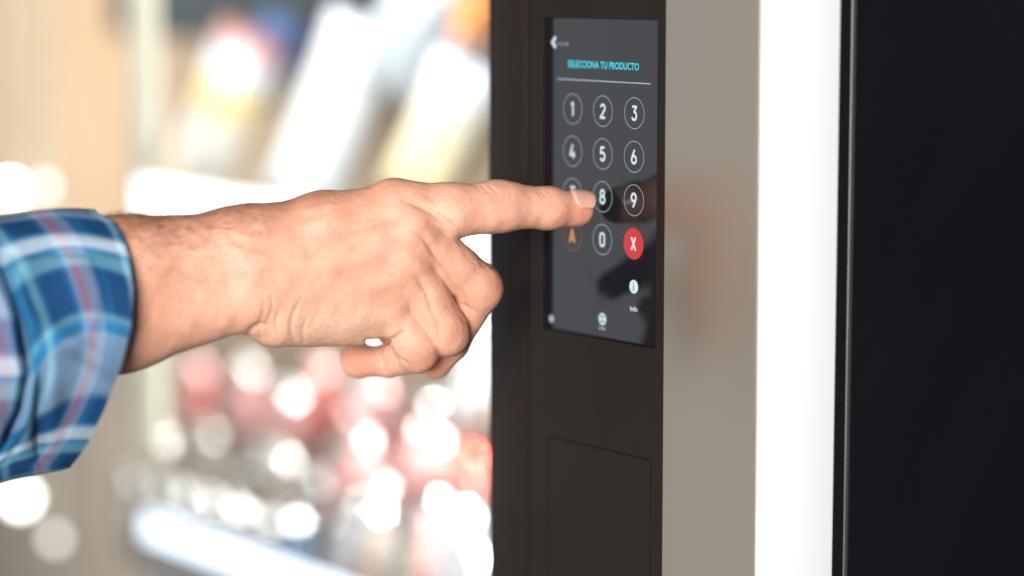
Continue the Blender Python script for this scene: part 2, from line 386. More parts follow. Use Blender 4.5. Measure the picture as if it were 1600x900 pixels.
# ------------------------------------------------------------------ goods behind the glass
def ramp_mat(name, stops, rough=.35, metal=0.):
    """printed wrapper: bands of colour along the bag's own height (object z)"""
    m = mat(name, (1, 1, 1), rough, metal); nt = m.node_tree; b = nt.nodes['Principled BSDF']
    t = N(nt, 'ShaderNodeTexCoord'); s = N(nt, 'ShaderNodeSeparateXYZ'); nt.links.new(t.outputs['Generated'], s.inputs[0])
    n = N(nt, 'ShaderNodeTexNoise'); n.inputs['Scale'].default_value = 3.5; nt.links.new(t.outputs['Generated'], n.inputs['Vector'])
    ma = N(nt, 'ShaderNodeMath', operation='MULTIPLY_ADD'); nt.links.new(n.outputs[0], ma.inputs[0]); ma.inputs[1].default_value = .25; nt.links.new(s.outputs[2], ma.inputs[2])
    mb = N(nt, 'ShaderNodeMath', operation='SUBTRACT'); nt.links.new(ma.outputs[0], mb.inputs[0]); mb.inputs[1].default_value = .125
    r = N(nt, 'ShaderNodeValToRGB'); e = r.color_ramp.elements
    e[0].position = stops[0][0]; e[0].color = (*stops[0][1], 1); e[1].position = stops[-1][0]; e[1].color = (*stops[-1][1], 1)
    for p, c in stops[1:-1]: q = e.new(p); q.color = (*c, 1)
    nt.links.new(mb.outputs[0], r.inputs[0]); nt.links.new(r.outputs[0], b.inputs['Base Color'])
    return m
def bag_mesh(w, h, d):
    bm = bmesh.new(); nu, nv = 15, 23; V = {}
    for side in (0, 1):
        for i in range(nu):
            for j in range(nv):
                u, v = i/(nu-1)*2-1, j/(nv-1)*2-1
                th = d*.5*max(0, (1-abs(u)**2.6))**.6*max(0, (1-abs(v)**5))**.8
                th *= 1+.10*math.sin(9*u+3*v)*math.cos(7*v)
                seam = abs(v) > .93
                wob = .0015*math.sin(26*u) if seam else 0
                xx = u*w/2*(1-.06*(1-abs(v)**3)); y = (-1 if side == 0 else 1)*(th+.0006)+wob
                V[side, i, j] = bm.verts.new((xx, y, v*h/2))
        for i in range(nu-1):
            for j in range(nv-1):
                q = [V[side, i, j], V[side, i+1, j], V[side, i+1, j+1], V[side, i, j+1]]
                bm.faces.new(q if side == 0 else q[::-1])
    bmesh.ops.remove_doubles(bm, verts=bm.verts[:], dist=.0013)
    bmesh.ops.recalc_face_normals(bm, faces=bm.faces[:])
    return bm
def mm_at(x, y, py):                       # metres per photo pixel at that depth
    d = cF + cR*(x-800)/FPX - cU*(y-450)/FPX
    return (py-cC[1])/d[1]/FPX
Wt, Yl, Rd, Bl, Or, Gy = (.86, .86, .84), (.85, .62, .12), (.75, .10, .07), (.05, .16, .50), (.80, .30, .08), (.42, .48, .52)
bags = [
 # px, py, plane y, w px, h px, roll, stops bottom->top, label
 (345, 180, .30, 105, 300, 26, [(0, (.85, .70, .35)), (.35, Wt), (.52, (.84, .78, .55)), (.64, Yl), (.74, (.86, .84, .78)), (.84, (.66, .68, .80)), (.94, (.50, .25, .22)), (1, (.22, .08, .06))], 'yellow and white snack bag with a red top, first bag right of the cream post'),
 (425, 95, .36, 70, 150, 24, [(0, Wt), (.35, (.62, .70, .84)), (.6, Bl), (.8, Bl), (1, (.06, .10, .22))], 'small blue and white snack bag behind the yellow and white one'),
 (470, 55, .47, 70, 160, 26, [(0, Wt), (.4, (.2, .4, .7)), (.7, Yl), (1, Yl)], 'blue snack bag with a yellow top at the upper edge of the picture'),
 (520, 180, .33, 120, 330, 24, [(0, (.82, .85, .88)), (.4, (.78, .81, .84)), (.8, (.80, .82, .84)), (1, (.62, .70, .80))], 'large plain white snack bag in the middle of the row'),
 (640, 50, .36, 120, 230, 22, [(0, (.35, .37, .38)), (.4, Gy), (1, (.62, .68, .73))], 'grey-blue snack bag right of the large white one'),
 (690, 205, .28, 115, 250, 26, [(0, (.85, .66, .28)), (.3, (.86, .76, .45)), (.6, (.80, .74, .55)), (.8, Wt), (1, (.6, .68, .85))], 'white snack bag with yellow lower half beside the brown column'),
 (738, 40, .33, 60, 90, 20, [(0, (.6, .68, .85)), (.5, Or), (1, Or)], 'orange-topped snack bag at the upper right of the window'),
]
for i, (x, y, py, w, h, roll, st, lab) in enumerate(bags):
    p = px(x, y, py); k = mm_at(x, y, py)
    o = link('snack_bag', bag_mesh(w*k*1.1, h*k, .045), ramp_mat('wrapper', st), None, True)
    o.location = p; o.rotation_euler = (math.radians(8), math.radians(roll), math.radians(38))
    tp = o.matrix_basis @ Vector((0, 0, h*k/2-.004)); hk = [(tp.x, tp.y-.012, tp.z-ZB+.002), (tp.x, tp.y, tp.z-ZB), (tp.x, .622, tp.z-ZB+.004)]
    mesh_tubes('display_hook', [hk], .0016, m_trim, vm, 6, False)
    tag(o, lab, 'snack bag', 'snack bags on the upper shelf')
def lathe(prof, n=28):
    bm = bmesh.new(); rings = []
    for r, z in prof:
        rings.append([bm.verts.new((r*math.cos(2*math.pi*i/n), r*math.sin(2*math.pi*i/n), z)) for i in range(n)] if r > 1e-6 else [bm.verts.new((0, 0, z))])
    for a, b in zip(rings, rings[1:]):
        if len(a) == 1 and len(b) == 1: continue
        for i in range(n):
            j = (i+1) % n
            if len(a) == 1: bm.faces.new((a[0], b[j], b[i]))
            elif len(b) == 1: bm.faces.new((a[i], a[j], b[0]))
            else: bm.faces.new((a[i], a[j], b[j], b[i]))
    bmesh.ops.recalc_face_normals(bm, faces=bm.faces[:])
    return bm
# small drink bottle: body + domed foil cap; origin at its base, height .085
CAPR = .0165
def dome(r, n=9): return [(r*math.cos(math.radians(90*k/n)), r*math.sin(math.radians(90*k/n))) for k in range(n+1)]
def bottle_proto(bm_, cm):
    r = empty('drink_bottle', (0, 0, 0))
    prof = [(0, 0), (.012, 0), (.0145, .002), (.015, .008), (.0165, .010), (.0165, .042), (.015, .052), (.010, .060), (.010, .064)]
    b = link('body', lathe(prof), bm_, r, True)
    c = link('cap', lathe([(.0103, .060), (.0150, .060), (CAPR, .063)]+[(x, .064+z*.95) for x, z in dome(CAPR)]), cm, r, True)
    return r
HC = .064+CAPR*.6
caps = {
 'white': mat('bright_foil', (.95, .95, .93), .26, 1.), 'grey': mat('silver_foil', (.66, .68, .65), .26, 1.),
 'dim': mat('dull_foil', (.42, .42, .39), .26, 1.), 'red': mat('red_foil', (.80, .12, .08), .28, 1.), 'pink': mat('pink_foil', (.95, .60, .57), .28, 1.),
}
bodies = {
 'red': mat('red_bottle', (.34, .085, .07), .4), 'pink': mat('pink_bottle', (.42, .20, .19), .4), 'brown': mat('brown_bottle', (.14, .115, .095), .5),
 'grey': mat('grey_bottle', (.15, .15, .155), .5), 'blue': mat('dark_blue_bottle', (.03, .05, .09), .5), 'white': mat('white_bottle', (.45, .45, .45), .5)}
rows = [
 # py plane, name of row, [(px, py, cap, body)]
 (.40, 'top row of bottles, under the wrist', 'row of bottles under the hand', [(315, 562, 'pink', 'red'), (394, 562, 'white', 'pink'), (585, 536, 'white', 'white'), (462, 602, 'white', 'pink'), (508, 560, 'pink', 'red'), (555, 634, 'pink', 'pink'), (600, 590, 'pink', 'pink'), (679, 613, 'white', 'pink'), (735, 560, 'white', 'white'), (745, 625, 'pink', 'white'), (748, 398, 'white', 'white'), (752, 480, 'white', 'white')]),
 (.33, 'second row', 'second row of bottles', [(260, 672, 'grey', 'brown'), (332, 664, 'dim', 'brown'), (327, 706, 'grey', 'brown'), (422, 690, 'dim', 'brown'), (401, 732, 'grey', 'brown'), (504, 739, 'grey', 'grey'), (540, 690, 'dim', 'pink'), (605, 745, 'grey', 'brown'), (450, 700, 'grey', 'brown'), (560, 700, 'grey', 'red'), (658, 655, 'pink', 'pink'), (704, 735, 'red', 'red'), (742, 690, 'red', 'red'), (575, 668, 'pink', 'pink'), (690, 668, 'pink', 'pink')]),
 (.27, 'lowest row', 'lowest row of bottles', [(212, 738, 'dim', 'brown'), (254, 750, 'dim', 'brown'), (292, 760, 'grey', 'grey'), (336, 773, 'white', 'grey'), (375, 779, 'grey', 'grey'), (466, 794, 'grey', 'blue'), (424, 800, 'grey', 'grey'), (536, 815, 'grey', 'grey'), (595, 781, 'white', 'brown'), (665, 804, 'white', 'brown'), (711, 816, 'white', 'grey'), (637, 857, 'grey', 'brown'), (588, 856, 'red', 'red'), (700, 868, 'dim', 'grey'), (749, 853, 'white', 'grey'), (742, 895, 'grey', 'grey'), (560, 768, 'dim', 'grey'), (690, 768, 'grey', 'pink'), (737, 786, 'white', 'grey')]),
]
capword = {'white': 'bright white glint', 'grey': 'silver glint', 'dim': 'faint grey glint', 'red': 'red glint', 'pink': 'pink-white glint'}
bodyword = {'red': 'red', 'pink': 'pink', 'brown': 'brown', 'grey': 'grey', 'blue': 'dark blue', 'white': 'white'}
ordn = ['first', 'second', 'third', 'fourth', 'fifth', 'sixth', 'seventh', 'eighth', 'ninth', 'tenth', 'eleventh', 'twelfth', 'thirteenth', 'fourteenth', 'fifteenth', 'sixteenth', 'seventeenth', 'eighteenth', 'nineteenth']
m_tray = mat('tray_brown', (.15, .125, .105), .6)
protos = {}
for py, rown, grp, items in rows:
    items = sorted(items)
    for i, (x, y, c, b) in enumerate(items):
        if (c, b) not in protos:
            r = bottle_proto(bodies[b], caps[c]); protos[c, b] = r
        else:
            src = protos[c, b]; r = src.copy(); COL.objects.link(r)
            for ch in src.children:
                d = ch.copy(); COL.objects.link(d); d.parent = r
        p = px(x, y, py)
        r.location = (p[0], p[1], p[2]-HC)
        if p[2]-HC-ZB > -.419:
            bm = bmesh.new(); dz = p[2]-HC-ZB+.420; bmesh.ops.create_cone(bm, cap_ends=True, segments=16, radius1=.013, radius2=.013, depth=dz-.0004)
            bmesh.ops.translate(bm, vec=(p[0], p[1], -.42+dz/2), verts=bm.verts); link('bottle_stand', bm, m_tray, vm)
        tag(r, 'small %s bottle with %s, %s from left in the %s' % (bodyword[b], capword[c], ordn[i], rown.split(',')[0].replace(' of bottles', '')+''), 'bottle', grp)

# ------------------------------------------------------------------ the hand (signed distance field -> surface)
ZR = 1.276                                 # depth of the fingertip; 1 unit = 1 photo pixel there
def to_world(U):
    U = np.asarray(U, float); Z = ZR - U[..., 2]*(ZR/FPX)
    d = cF + cR*((U[..., 0:1]-800)/FPX) - cU*((U[..., 1:2]-450)/FPX)
    return cC + d*Z[..., None]
H = 2.4
g0 = np.array([-70., 268., -150.]); g1 = np.array([950., 700., 350.])
dim = np.ceil((g1-g0)/H).astype(int)+1
ax = [g0[i]+H*np.arange(dim[i], dtype=np.float32) for i in range(3)]
def rcone(a, b, r1, r2, k=(1, 1, 1), pad=34):
    """round cone from a to b; returns (slice, distance); k scales space around the segment"""
    a = np.array(a, np.float32); b = np.array(b, np.float32); R = max(r1, r2)+pad
    sl = []
    for i in range(3):
        lo = min(a[i], b[i])-R/k[i]; hi = max(a[i], b[i])+R/k[i]
        i0 = int(max(0, math.floor((lo-g0[i])/H))); i1 = int(min(dim[i], math.ceil((hi-g0[i])/H)+1)); sl.append(slice(i0, i1))
    X = ax[0][sl[0]][:, None, None]*k[0]; Y = ax[1][sl[1]][None, :, None]*k[1]; Zz = ax[2][sl[2]][None, None, :]*k[2]
    A = a*np.array(k, np.float32); B = b*np.array(k, np.float32); d = B-A; L2 = float(d@d)+1e-6
    t = ((X-A[0])*d[0]+(Y-A[1])*d[1]+(Zz-A[2])*d[2])/L2
    t = np.clip(t, 0, 1)
    q = np.sqrt((X-A[0]-t*d[0])**2+(Y-A[1]-t*d[1])**2+(Zz-A[2]-t*d[2])**2)-(r1+(r2-r1)*t)
    return tuple(sl), q/max(k)
BIG = 60.
def new(): return np.full(dim, BIG, np.float32)
def smin(f, sl, d, k):
    s = f[sl]; h = np.maximum(k-np.abs(s-d), 0)/k
    f[sl] = np.minimum(s, d)-h*h*k*.25
def smax(f, sl, d, k):
    s = f[sl]; h = np.maximum(k-np.abs(s-d), 0)/k
    f[sl] = np.maximum(s, d)+h*h*k*.25
full = (slice(None),)*3
palm = new()
for a, b, r1, r2, k, kk in (
    # forearm: radial and ulnar halves, flattened in depth
    ((-140, 470, 250), (190, 425, 222), 88, 81, 25, (1, 1, 1.25)),
    ((190, 424, 222), (385, 391, 172), 82, 60, 25, (1, 1, 1.25)),
    ((-140, 560, 245), (190, 492, 216), 88, 83, 25, (1, 1, 1.25)),
    ((190, 492, 216), (370, 455, 168), 83, 63, 25, (1, 1, 1.25)),
    # metacarpals
    ((370, 386, 168), (500, 352, 134), 57, 46, 30, (1, 1, 1.1)),
    ((500, 352, 134), (618, 328, 104), 46, 41, 26, (1, 1, 1)),
    ((390, 415, 172), (640, 375, 116), 50, 37, 26, (1, 1, 1)),
    ((390, 440, 168), (628, 425, 108), 50, 36, 26, (1, 1, 1)),
    ((390, 455, 158), (600, 476, 90), 55, 38, 26, (1, 1, 1)),
    # hypothenar, thenar and palm bulk
    ((432, 488, 132), (572, 500, 70), 54, 40, 20, (1, 1, 1)),
    ((400, 420, 120), (545, 400, 50), 52, 44, 20, (1, 1, 1)),
    ((470, 430, 110), (600, 420, 60), 60, 48, 24, (1, 1, 1)),
    # knuckle heads
    ((612, 318, 112), (630, 322, 106), 35, 34, 16, (1, 1, 1)),
    ((646, 356, 134), (652, 360, 130), 26, 25, 20, (1, 1, 1)),
    ((634, 402, 130), (640, 408, 126), 24, 23, 20, (1, 1, 1)),
    ((602, 458, 106), (608, 464, 102), 24, 23, 22, (1, 1, 1)),
    ):
    sl, d = rcone(a, b, r1, r2, kk); smin(palm, sl, d, k)
# thumb folded behind the palm
for a, b, r1, r2, k in (((450, 410, 70), (560, 425, -5), 42, 33, 24), ((560, 425, -5), (640, 455, -50), 31, 27, 12), ((640, 455, -50), (690, 470, -85), 27, 22, 10)):
    sl, d = rcone(a, b, r1, r2); smin(palm, sl, d, k)
fingers = []
def finger(segs, kp):
    f = new()
    for a, b, r1, r2, k in segs:
        sl, d = rcone(a, b, r1, r2); smin(f, sl, d, k)
    fingers.append((f, kp))
# index: knuckle, middle joint, last joint, tip (the tip touches the screen)
finger((((622, 326, 106), (700, 330, 92), 41, 42, 12), ((700, 330, 92), (775, 323.5, 62), 42, 39, 14), ((770, 322, 64), (788, 322, 57), 38.5, 37.5, 12),
        ((785, 322, 58), (852, 324.5, 28), 37, 32, 12), ((850, 324.5, 29), (860, 324.5, 25), 32, 31.5, 8), ((856, 325.5, 27), (902, 326, 3), 31, 25.5, 10),
        ((898, 327, 4), (903, 326.5, 1), 26, 25.2, 8)), 20)
# middle
finger((((655, 372, 108), (745, 446, 45), 40, 36, 12), ((745, 446, 45), (750, 452, 40), 36.5, 36, 10), ((749, 452, 38), (706, 535, 5), 34, 27, 10), ((706, 535, 5), (683, 570, -22), 26.5, 22, 10)), 15)
# ring
finger((((642, 420, 106), (696, 515, 60), 37, 34.5, 12), ((696, 515, 60), (700, 522, 54), 35, 34, 10), ((700, 522, 52), (650, 545, -12), 31, 26, 10), ((650, 545, -12), (612, 520, -42), 26, 23, 10)), 14)
# little
finger((((605, 474, 88), (650, 540, 66), 36, 33, 12), ((650, 540, 66), (655, 550, 58), 34, 32.5, 10), ((652, 552, 48), (608, 564, -6), 30, 25.5, 8), ((606, 565, -6), (560, 566, -44), 24.5, 23.5, 7), ((562, 563, -44), (556, 563, -47), 25.5, 25, 8)), 10)
tot = None
for f, kp in fingers:
    g = palm.copy(); smin(g, full, f, kp)
    if tot is None: tot = g
    else: smin(tot, full, g, 3.0)
    f[...] = 0
del fingers
# the fold between hand and little finger stays open
sl, d = rcone((574, 533, 60), (612, 532, 60), 4.5, 3.0, (1, 1, .12)); smax(tot, sl, -d*8 if False else -d, 6)

def surface_nets(F):
    s = F < 0
    nx, ny, nz = F.shape
    c = np.zeros((nx-1, ny-1, nz-1), np.int8)
    for i in (0, 1):
        for j in (0, 1):
            for k in (0, 1): c += s[i:nx-1+i, j:ny-1+j, k:nz-1+k]
    act = (c > 0) & (c < 8); idx = np.full(act.shape, -1, np.int32); ii = np.argwhere(act); idx[act] = np.arange(len(ii))
    acc = np.zeros((len(ii), 3)); cnt = np.zeros(len(ii))
    cor = [(0, 0, 0), (1, 0, 0), (0, 1, 0), (1, 1, 0), (0, 0, 1), (1, 0, 1), (0, 1, 1), (1, 1, 1)]
    vals = {q: F[ii[:, 0]+q[0], ii[:, 1]+q[1], ii[:, 2]+q[2]] for q in cor}
    for a in cor:
        for dd in range(3):
            if a[dd] == 0:
                b = list(a); b[dd] = 1; b = tuple(b); va, vb = vals[a], vals[b]; m = (va < 0) != (vb < 0)
                t = np.where(m, va/np.where(m, va-vb, 1), 0)
                p = np.array(a, float)[None]+t[:, None]*(np.array(b)-np.array(a))[None]
                acc[m] += p[m]; cnt[m] += 1
    V = ii+acc/cnt[:, None]
    Q = []
    for dd in range(3):
        a = [slice(None)]*3; b = [slice(None)]*3; a[dd] = slice(0, -1); b[dd] = slice(1, None)
        ch = s[tuple(a)] != s[tuple(b)]; e1, e2 = [x for x in range(3) if x != dd]
        pts = np.argwhere(ch)
        pts = pts[(pts[:, e1] > 0) & (pts[:, e2] > 0) & (pts[:, e1] < F.shape[e1]-1) & (pts[:, e2] < F.shape[e2]-1)]
        ins = s[pts[:, 0], pts[:, 1], pts[:, 2]]
        def g(o1, o2):
            q = pts.copy(); q[:, e1] += o1; q[:, e2] += o2; return idx[q[:, 0], q[:, 1], q[:, 2]]
        q = np.stack([g(-1, -1), g(0, -1), g(0, 0), g(-1, 0)], 1)
        flip = ins if dd != 1 else ~ins
        q[~flip] = q[~flip][:, ::-1]
        Q.append(q)
    Q = np.concatenate(Q); Q = Q[(Q >= 0).all(1)]
    return V, Q
HV, HQ = surface_nets(tot); del tot, palm
HV = g0+HV*H
def vnorm(V, Q):
    n = np.cross(V[Q[:, 2]]-V[Q[:, 0]], V[Q[:, 3]]-V[Q[:, 1]]); vn = np.zeros_like(V)
    for k in range(4): np.add.at(vn, Q[:, k], n)
    return vn/np.maximum(np.linalg.norm(vn, axis=1, keepdims=True), 1e-9)
ed = np.unique(np.sort(np.concatenate([HQ[:, [0, 1]], HQ[:, [1, 2]], HQ[:, [2, 3]], HQ[:, [3, 0]]]), 1), axis=0)
deg = np.zeros(len(HV)); np.add.at(deg, ed[:, 0], 1); np.add.at(deg, ed[:, 1], 1)
def relax(V, lam):
    a = np.zeros_like(V); np.add.at(a, ed[:, 0], V[ed[:, 1]]); np.add.at(a, ed[:, 1], V[ed[:, 0]])
    return V+lam*(a/deg[:, None]-V)
for _ in range(3): HV = relax(HV, .6); HV = relax(HV, -.55)
# surface relief: folds, wrinkles, tendons and veins as soft lines across the skin
def seg_dist(P, pl):
    best = np.full(len(P), 1e9); tt = np.zeros(len(P)); n = len(pl)-1
    for i in range(n):
        a = np.array(pl[i], float); b = np.array(pl[i+1], float); d = b-a
        t = np.clip(((P-a)@d)/(d@d), 0, 1); q = np.linalg.norm(P-a-t[:, None]*d, axis=1)
        m = q < best; best[m] = q[m]; tt[m] = (i+t[m])/n
    return best, tt
def spline(pl, n=10):
    P = [np.array(p, float) for p in pl]
    if len(P) < 3: return pl
    Q = [P[0]*2-P[1]]+P+[P[-1]*2-P[-2]]; out = []
    for i in range(1, len(Q)-2):
        for t in np.linspace(0, 1, n, endpoint=False):
            a, b, c, d = Q[i-1:i+3]; out.append(.5*((2*b)+(c-a)*t+(2*a-5*b+4*c-d)*t*t+(3*b-a-3*c+d)*t**3))
    out.append(P[-1]); return out
def relief(V, vn, pl, amp, wid, front=True, fade=.25):
    pl = spline(pl); P = V[:, :2]
    lo = np.min(pl, 0)-wid*3.5; hi = np.max(pl, 0)+wid*3.5
    m = ((P > lo) & (P < hi)).all(1)
    if front: m &= vn[:, 2] > -.05
    ids = np.where(m)[0]
    if not len(ids): return
    d, t = seg_dist(P[ids], pl)
    w = np.exp(-(d/wid)**2)*np.clip(np.minimum(t, 1-t)/fade, 0, 1)**.7 * np.clip(vn[ids, 2]*2+.4, 0, 1)
    V[ids] += vn[ids]*(w*amp)[:, None]
vn = vnorm(HV, HQ)
if vn[:, 2][HV[:, 2] > 200].mean() < 0: HQ = HQ[:, ::-1]; vn = -vn
for pl, amp, wid in (
    # tendons / metacarpal ridges (+) and hollows (-)
    ([(400, 372), (480, 352), (560, 338), (618, 330)], 1.4, 13), ([(440, 398), (530, 376), (600, 362), (648, 352)], 2.0, 12),
    ([(450, 425), (540, 408), (630, 398)], 1.4, 12), ([(520, 372), (580, 352), (622, 342)], -1.8, 9), ([(520, 396), (590, 384), (628, 378)], -1.8, 9),
    ([(520, 440), (590, 432), (622, 428)], -1.2, 10),
    # veins
    ([(300, 362), (353, 360), (393, 372), (440, 366), (500, 345), (540, 336)], 1.1, 6), ([(353, 372), (400, 384), (470, 382), (520, 366)], -.9, 7),
    ([(250, 380), (320, 392), (380, 384)], .9, 7), ([(470, 330), (520, 320), (570, 312)], 1.4, 5),
    # valleys between the fingers
    ([(626, 312), (662, 324), (700, 350), (732, 374)], -5.6, 5), ([(636, 312), (664, 331), (700, 358), (725, 374)], 0, 3),
    ([(640, 364), (662, 372), (680, 398), (700, 424), (714, 450), (732, 482)], -5.0, 4.8), ([(650, 430), (666, 456), (674, 482), (686, 510), (689, 545)], -5.0, 4.2),
    ([(718, 474), (732, 482), (740, 487)], -3.0, 2.5), ([(640, 420), (655, 440), (664, 460)], -2.4, 7),
    # heel of the hand and wrist folds
    ([(386, 524), (398, 512), (420, 506)], -3.6, 5), ([(424, 530), (418, 505), (426, 480), (424, 455)], -1.5, 3.2), ([(438, 534), (432, 508), (436, 482)], -1.3, 2.6),
    ([(462, 538), (455, 512), (460, 488), (472, 466)], -1.9, 4.0), ([(476, 540), (474, 515), (482, 492)], -1.2, 3), ([(410, 528), (405, 508), (412, 488), (410, 462)], -1.4, 2.8),
    # little finger folds
    ([(632, 516), (622, 527), (606, 536)], -4.8, 4.6), ([(608, 540), (613, 552), (624, 562), (640, 570)], -5.0, 3.2), ([(597, 538), (594, 552), (597, 568), (601, 582)], -4.0, 2.6),
    # index finger joints
    ([(752, 288), (758, 296), (768, 303)], -1.08, 2.0), ([(762, 286), (769, 294), (778, 300)], -0.96, 1.8), ([(744, 288), (748, 296), (756, 303)], -0.66, 1.8),
    ([(788, 292), (789, 302), (786, 312)], -0.66, 2), ([(797, 296), (799, 306), (796, 316)], -0.54, 2), ([(776, 330), (784, 342), (790, 354)], -0.72, 3.2),
    ([(846, 296), (850, 303), (856, 309)], -0.84, 1.8), ([(854, 296), (858, 303), (863, 308)], -0.72, 1.7), ([(838, 296), (842, 302), (846, 307)], -0.48, 1.6), ([(842, 340), (846, 348), (848, 356)], -0.96, 2.4),
    # creases across the base of the index finger
    ([(668, 300), (690, 318), (704, 340), (712, 362)], -0.48, 1.8), ([(680, 296), (700, 316), (713, 340), (720, 362)], -0.42, 1.8), ([(655, 298), (676, 312), (692, 330)], -0.42, 1.8), ([(694, 298), (710, 318), (722, 345)], -0.30, 1.8),
    # ring and middle finger skin lines over the bent joints
    ([(712, 498), (718, 512), (716, 528)], -0.48, 1.6), ([(720, 490), (727, 506), (726, 522)], -0.48, 1.6), ([(704, 520), (716, 524), (728, 520)], -0.36, 1.6), ([(668, 545), (674, 556), (684, 558)], -0.42, 1.8), ([(664, 556), (672, 564), (684, 566)], -0.36, 1.6),
    ([(772, 430), (779, 444), (778, 460)], -0.42, 1.8), ([(762, 425), (771, 440), (771, 458)], -0.36, 1.6),
    ):
    relief(HV, vn, pl, amp, wid)
HV = relax(HV, .25)
# gentle organic unevenness
def wob(P, s, seed):
    r = np.random.default_rng(seed); o = np.zeros(len(P))
    for _ in range(7):
        k = r.normal(size=3)/s; o += np.sin(P@k+r.uniform(0, 6.28))
    return o/7**.5
vn = vnorm(HV, HQ); HV += vn*(wob(HV, 22, 1)*.7+wob(HV, 9, 2)*.28+wob(HV, 4, 3)*.10)[:, None]
vn = vnorm(HV, HQ)
me = bpy.data.meshes.new('person'); me.from_pydata(to_world(HV).tolist(), [], HQ.tolist()); me.update()

# colour attribute: redder over knuckles and fingertips, tanned forearm, pale inner heel of the hand
def blob(c, r): return np.exp(-(((HV-np.array(c, float))/np.array(r, float))**2).sum(1))
red = sum(a*blob(c, r) for a, c, r in (
    (.55, (648, 350, 150), (45, 28, 60)), (.45, (636, 400, 150), (40, 28, 60)), (.5, (606, 460, 130), (40, 30, 60)), (.5, (612, 300, 130), (40, 25, 60)),
    (.8, (775, 310, 90), (26, 34, 60)), (.55, (856, 308, 45), (16, 26, 60)), (1.0, (905, 330, 10), (34, 30, 60)), (.7, (772, 450, 60), (26, 34, 80)), (.5, (715, 515, 80), (26, 28, 80)),
    (.8, (668, 560, 60), (30, 26, 60)), (1.1, (565, 566, 10), (40, 34, 60)), (.7, (680, 580, 0), (30, 26, 60)), (.6, (735, 483, 70), (12, 12, 50)), (.25, (500, 365, 160), (90, 20, 60)), (.5, (786, 342, 70), (18, 14, 60)), (.3, (420, 395, 200), (70, 24, 80))))
red = np.clip(red*.78+.16*wob(HV, 14, 5)+.08*wob(HV, 6, 6), 0, 1)
tan = np.clip((360-HV[:, 0])/190, 0, 1)*.55 + np.clip((376-.05*(HV[:, 0]-200)-HV[:, 1])/55, 0, 1)*np.clip((640-HV[:, 0])/220, 0, 1)*.9
tan = np.clip(tan+.12*wob(HV, 18, 8)+.06*wob(HV, 7, 9), 0, 1)
pale = np.clip(blob((500, 500, 120), (110, 46, 90))+.5*blob((700, 340, 100), (30, 20, 60)), 0, 1)
att = me.color_attributes.new('tone', 'FLOAT_COLOR', 'POINT')
buf = np.ones((len(HV), 4), np.float32); buf[:, 0] = red; buf[:, 1] = tan; buf[:, 2] = pale
att.data.foreach_set('color', buf.ravel())
m_skin = mat('skin', (.6, .35, .24), .5, 0, .35)
nt = m_skin.node_tree; sb = nt.nodes['Principled BSDF']
sb.inputs['Subsurface Weight'].default_value = .28; sb.inputs['Subsurface Radius'].default_value = (1, .32, .16); sb.inputs['Subsurface Scale'].default_value = .0045
at_ = N(nt, 'ShaderNodeAttribute', attribute_name='tone'); sp_ = N(nt, 'ShaderNodeSeparateColor'); nt.links.new(at_.outputs['Color'], sp_.inputs[0])
def mixc(a, b, fac):
    m = N(nt, 'ShaderNodeMix', data_type='RGBA')
    for i, v in ((6, a), (7, b)):
        if isinstance(v, tuple): m.inputs[i].default_value = (*v, 1)
        else: nt.links.new(v, m.inputs[i])
    if isinstance(fac, float): m.inputs[0].default_value = fac
    else: nt.links.new(fac, m.inputs[0])
    return m.outputs[2]
c = mixc((.69, .372, .262), (.58, .21, .14), sp_.outputs[0])
c = mixc(c, (.33, .145, .072), sp_.outputs[1])
c = mixc(c, (.72, .48, .345), sp_.outputs[2])
tcn = N(nt, 'ShaderNodeTexCoord'); nz = N(nt, 'ShaderNodeTexNoise'); nz.inputs['Scale'].default_value = 420; nz.inputs['Detail'].default_value = 4
nt.links.new(tcn.outputs['Object'], nz.inputs['Vector'])
r_ = N(nt, 'ShaderNodeMapRange'); r_.inputs[1].default_value = .3; r_.inputs[2].default_value = .7; r_.inputs[3].default_value = 0; r_.inputs[4].default_value = .38
nt.links.new(nz.outputs[0], r_.inputs[0]); c = mixc(c, (.52, .25, .17), r_.outputs[0])
nt.links.new(c, sb.inputs['Base Color'])
v1 = bump(m_skin, 1150, .42, .0004, kind='ShaderNodeTexVoronoi'); bump(m_skin, 2300, .30, .0002, 3); bump(m_skin, 260, .35, .0007, 4)
person = link('person', me, m_skin, None, True)
tag(person, 'left hand and forearm in a blue plaid shirt, index finger pressing the touchscreen', 'person')

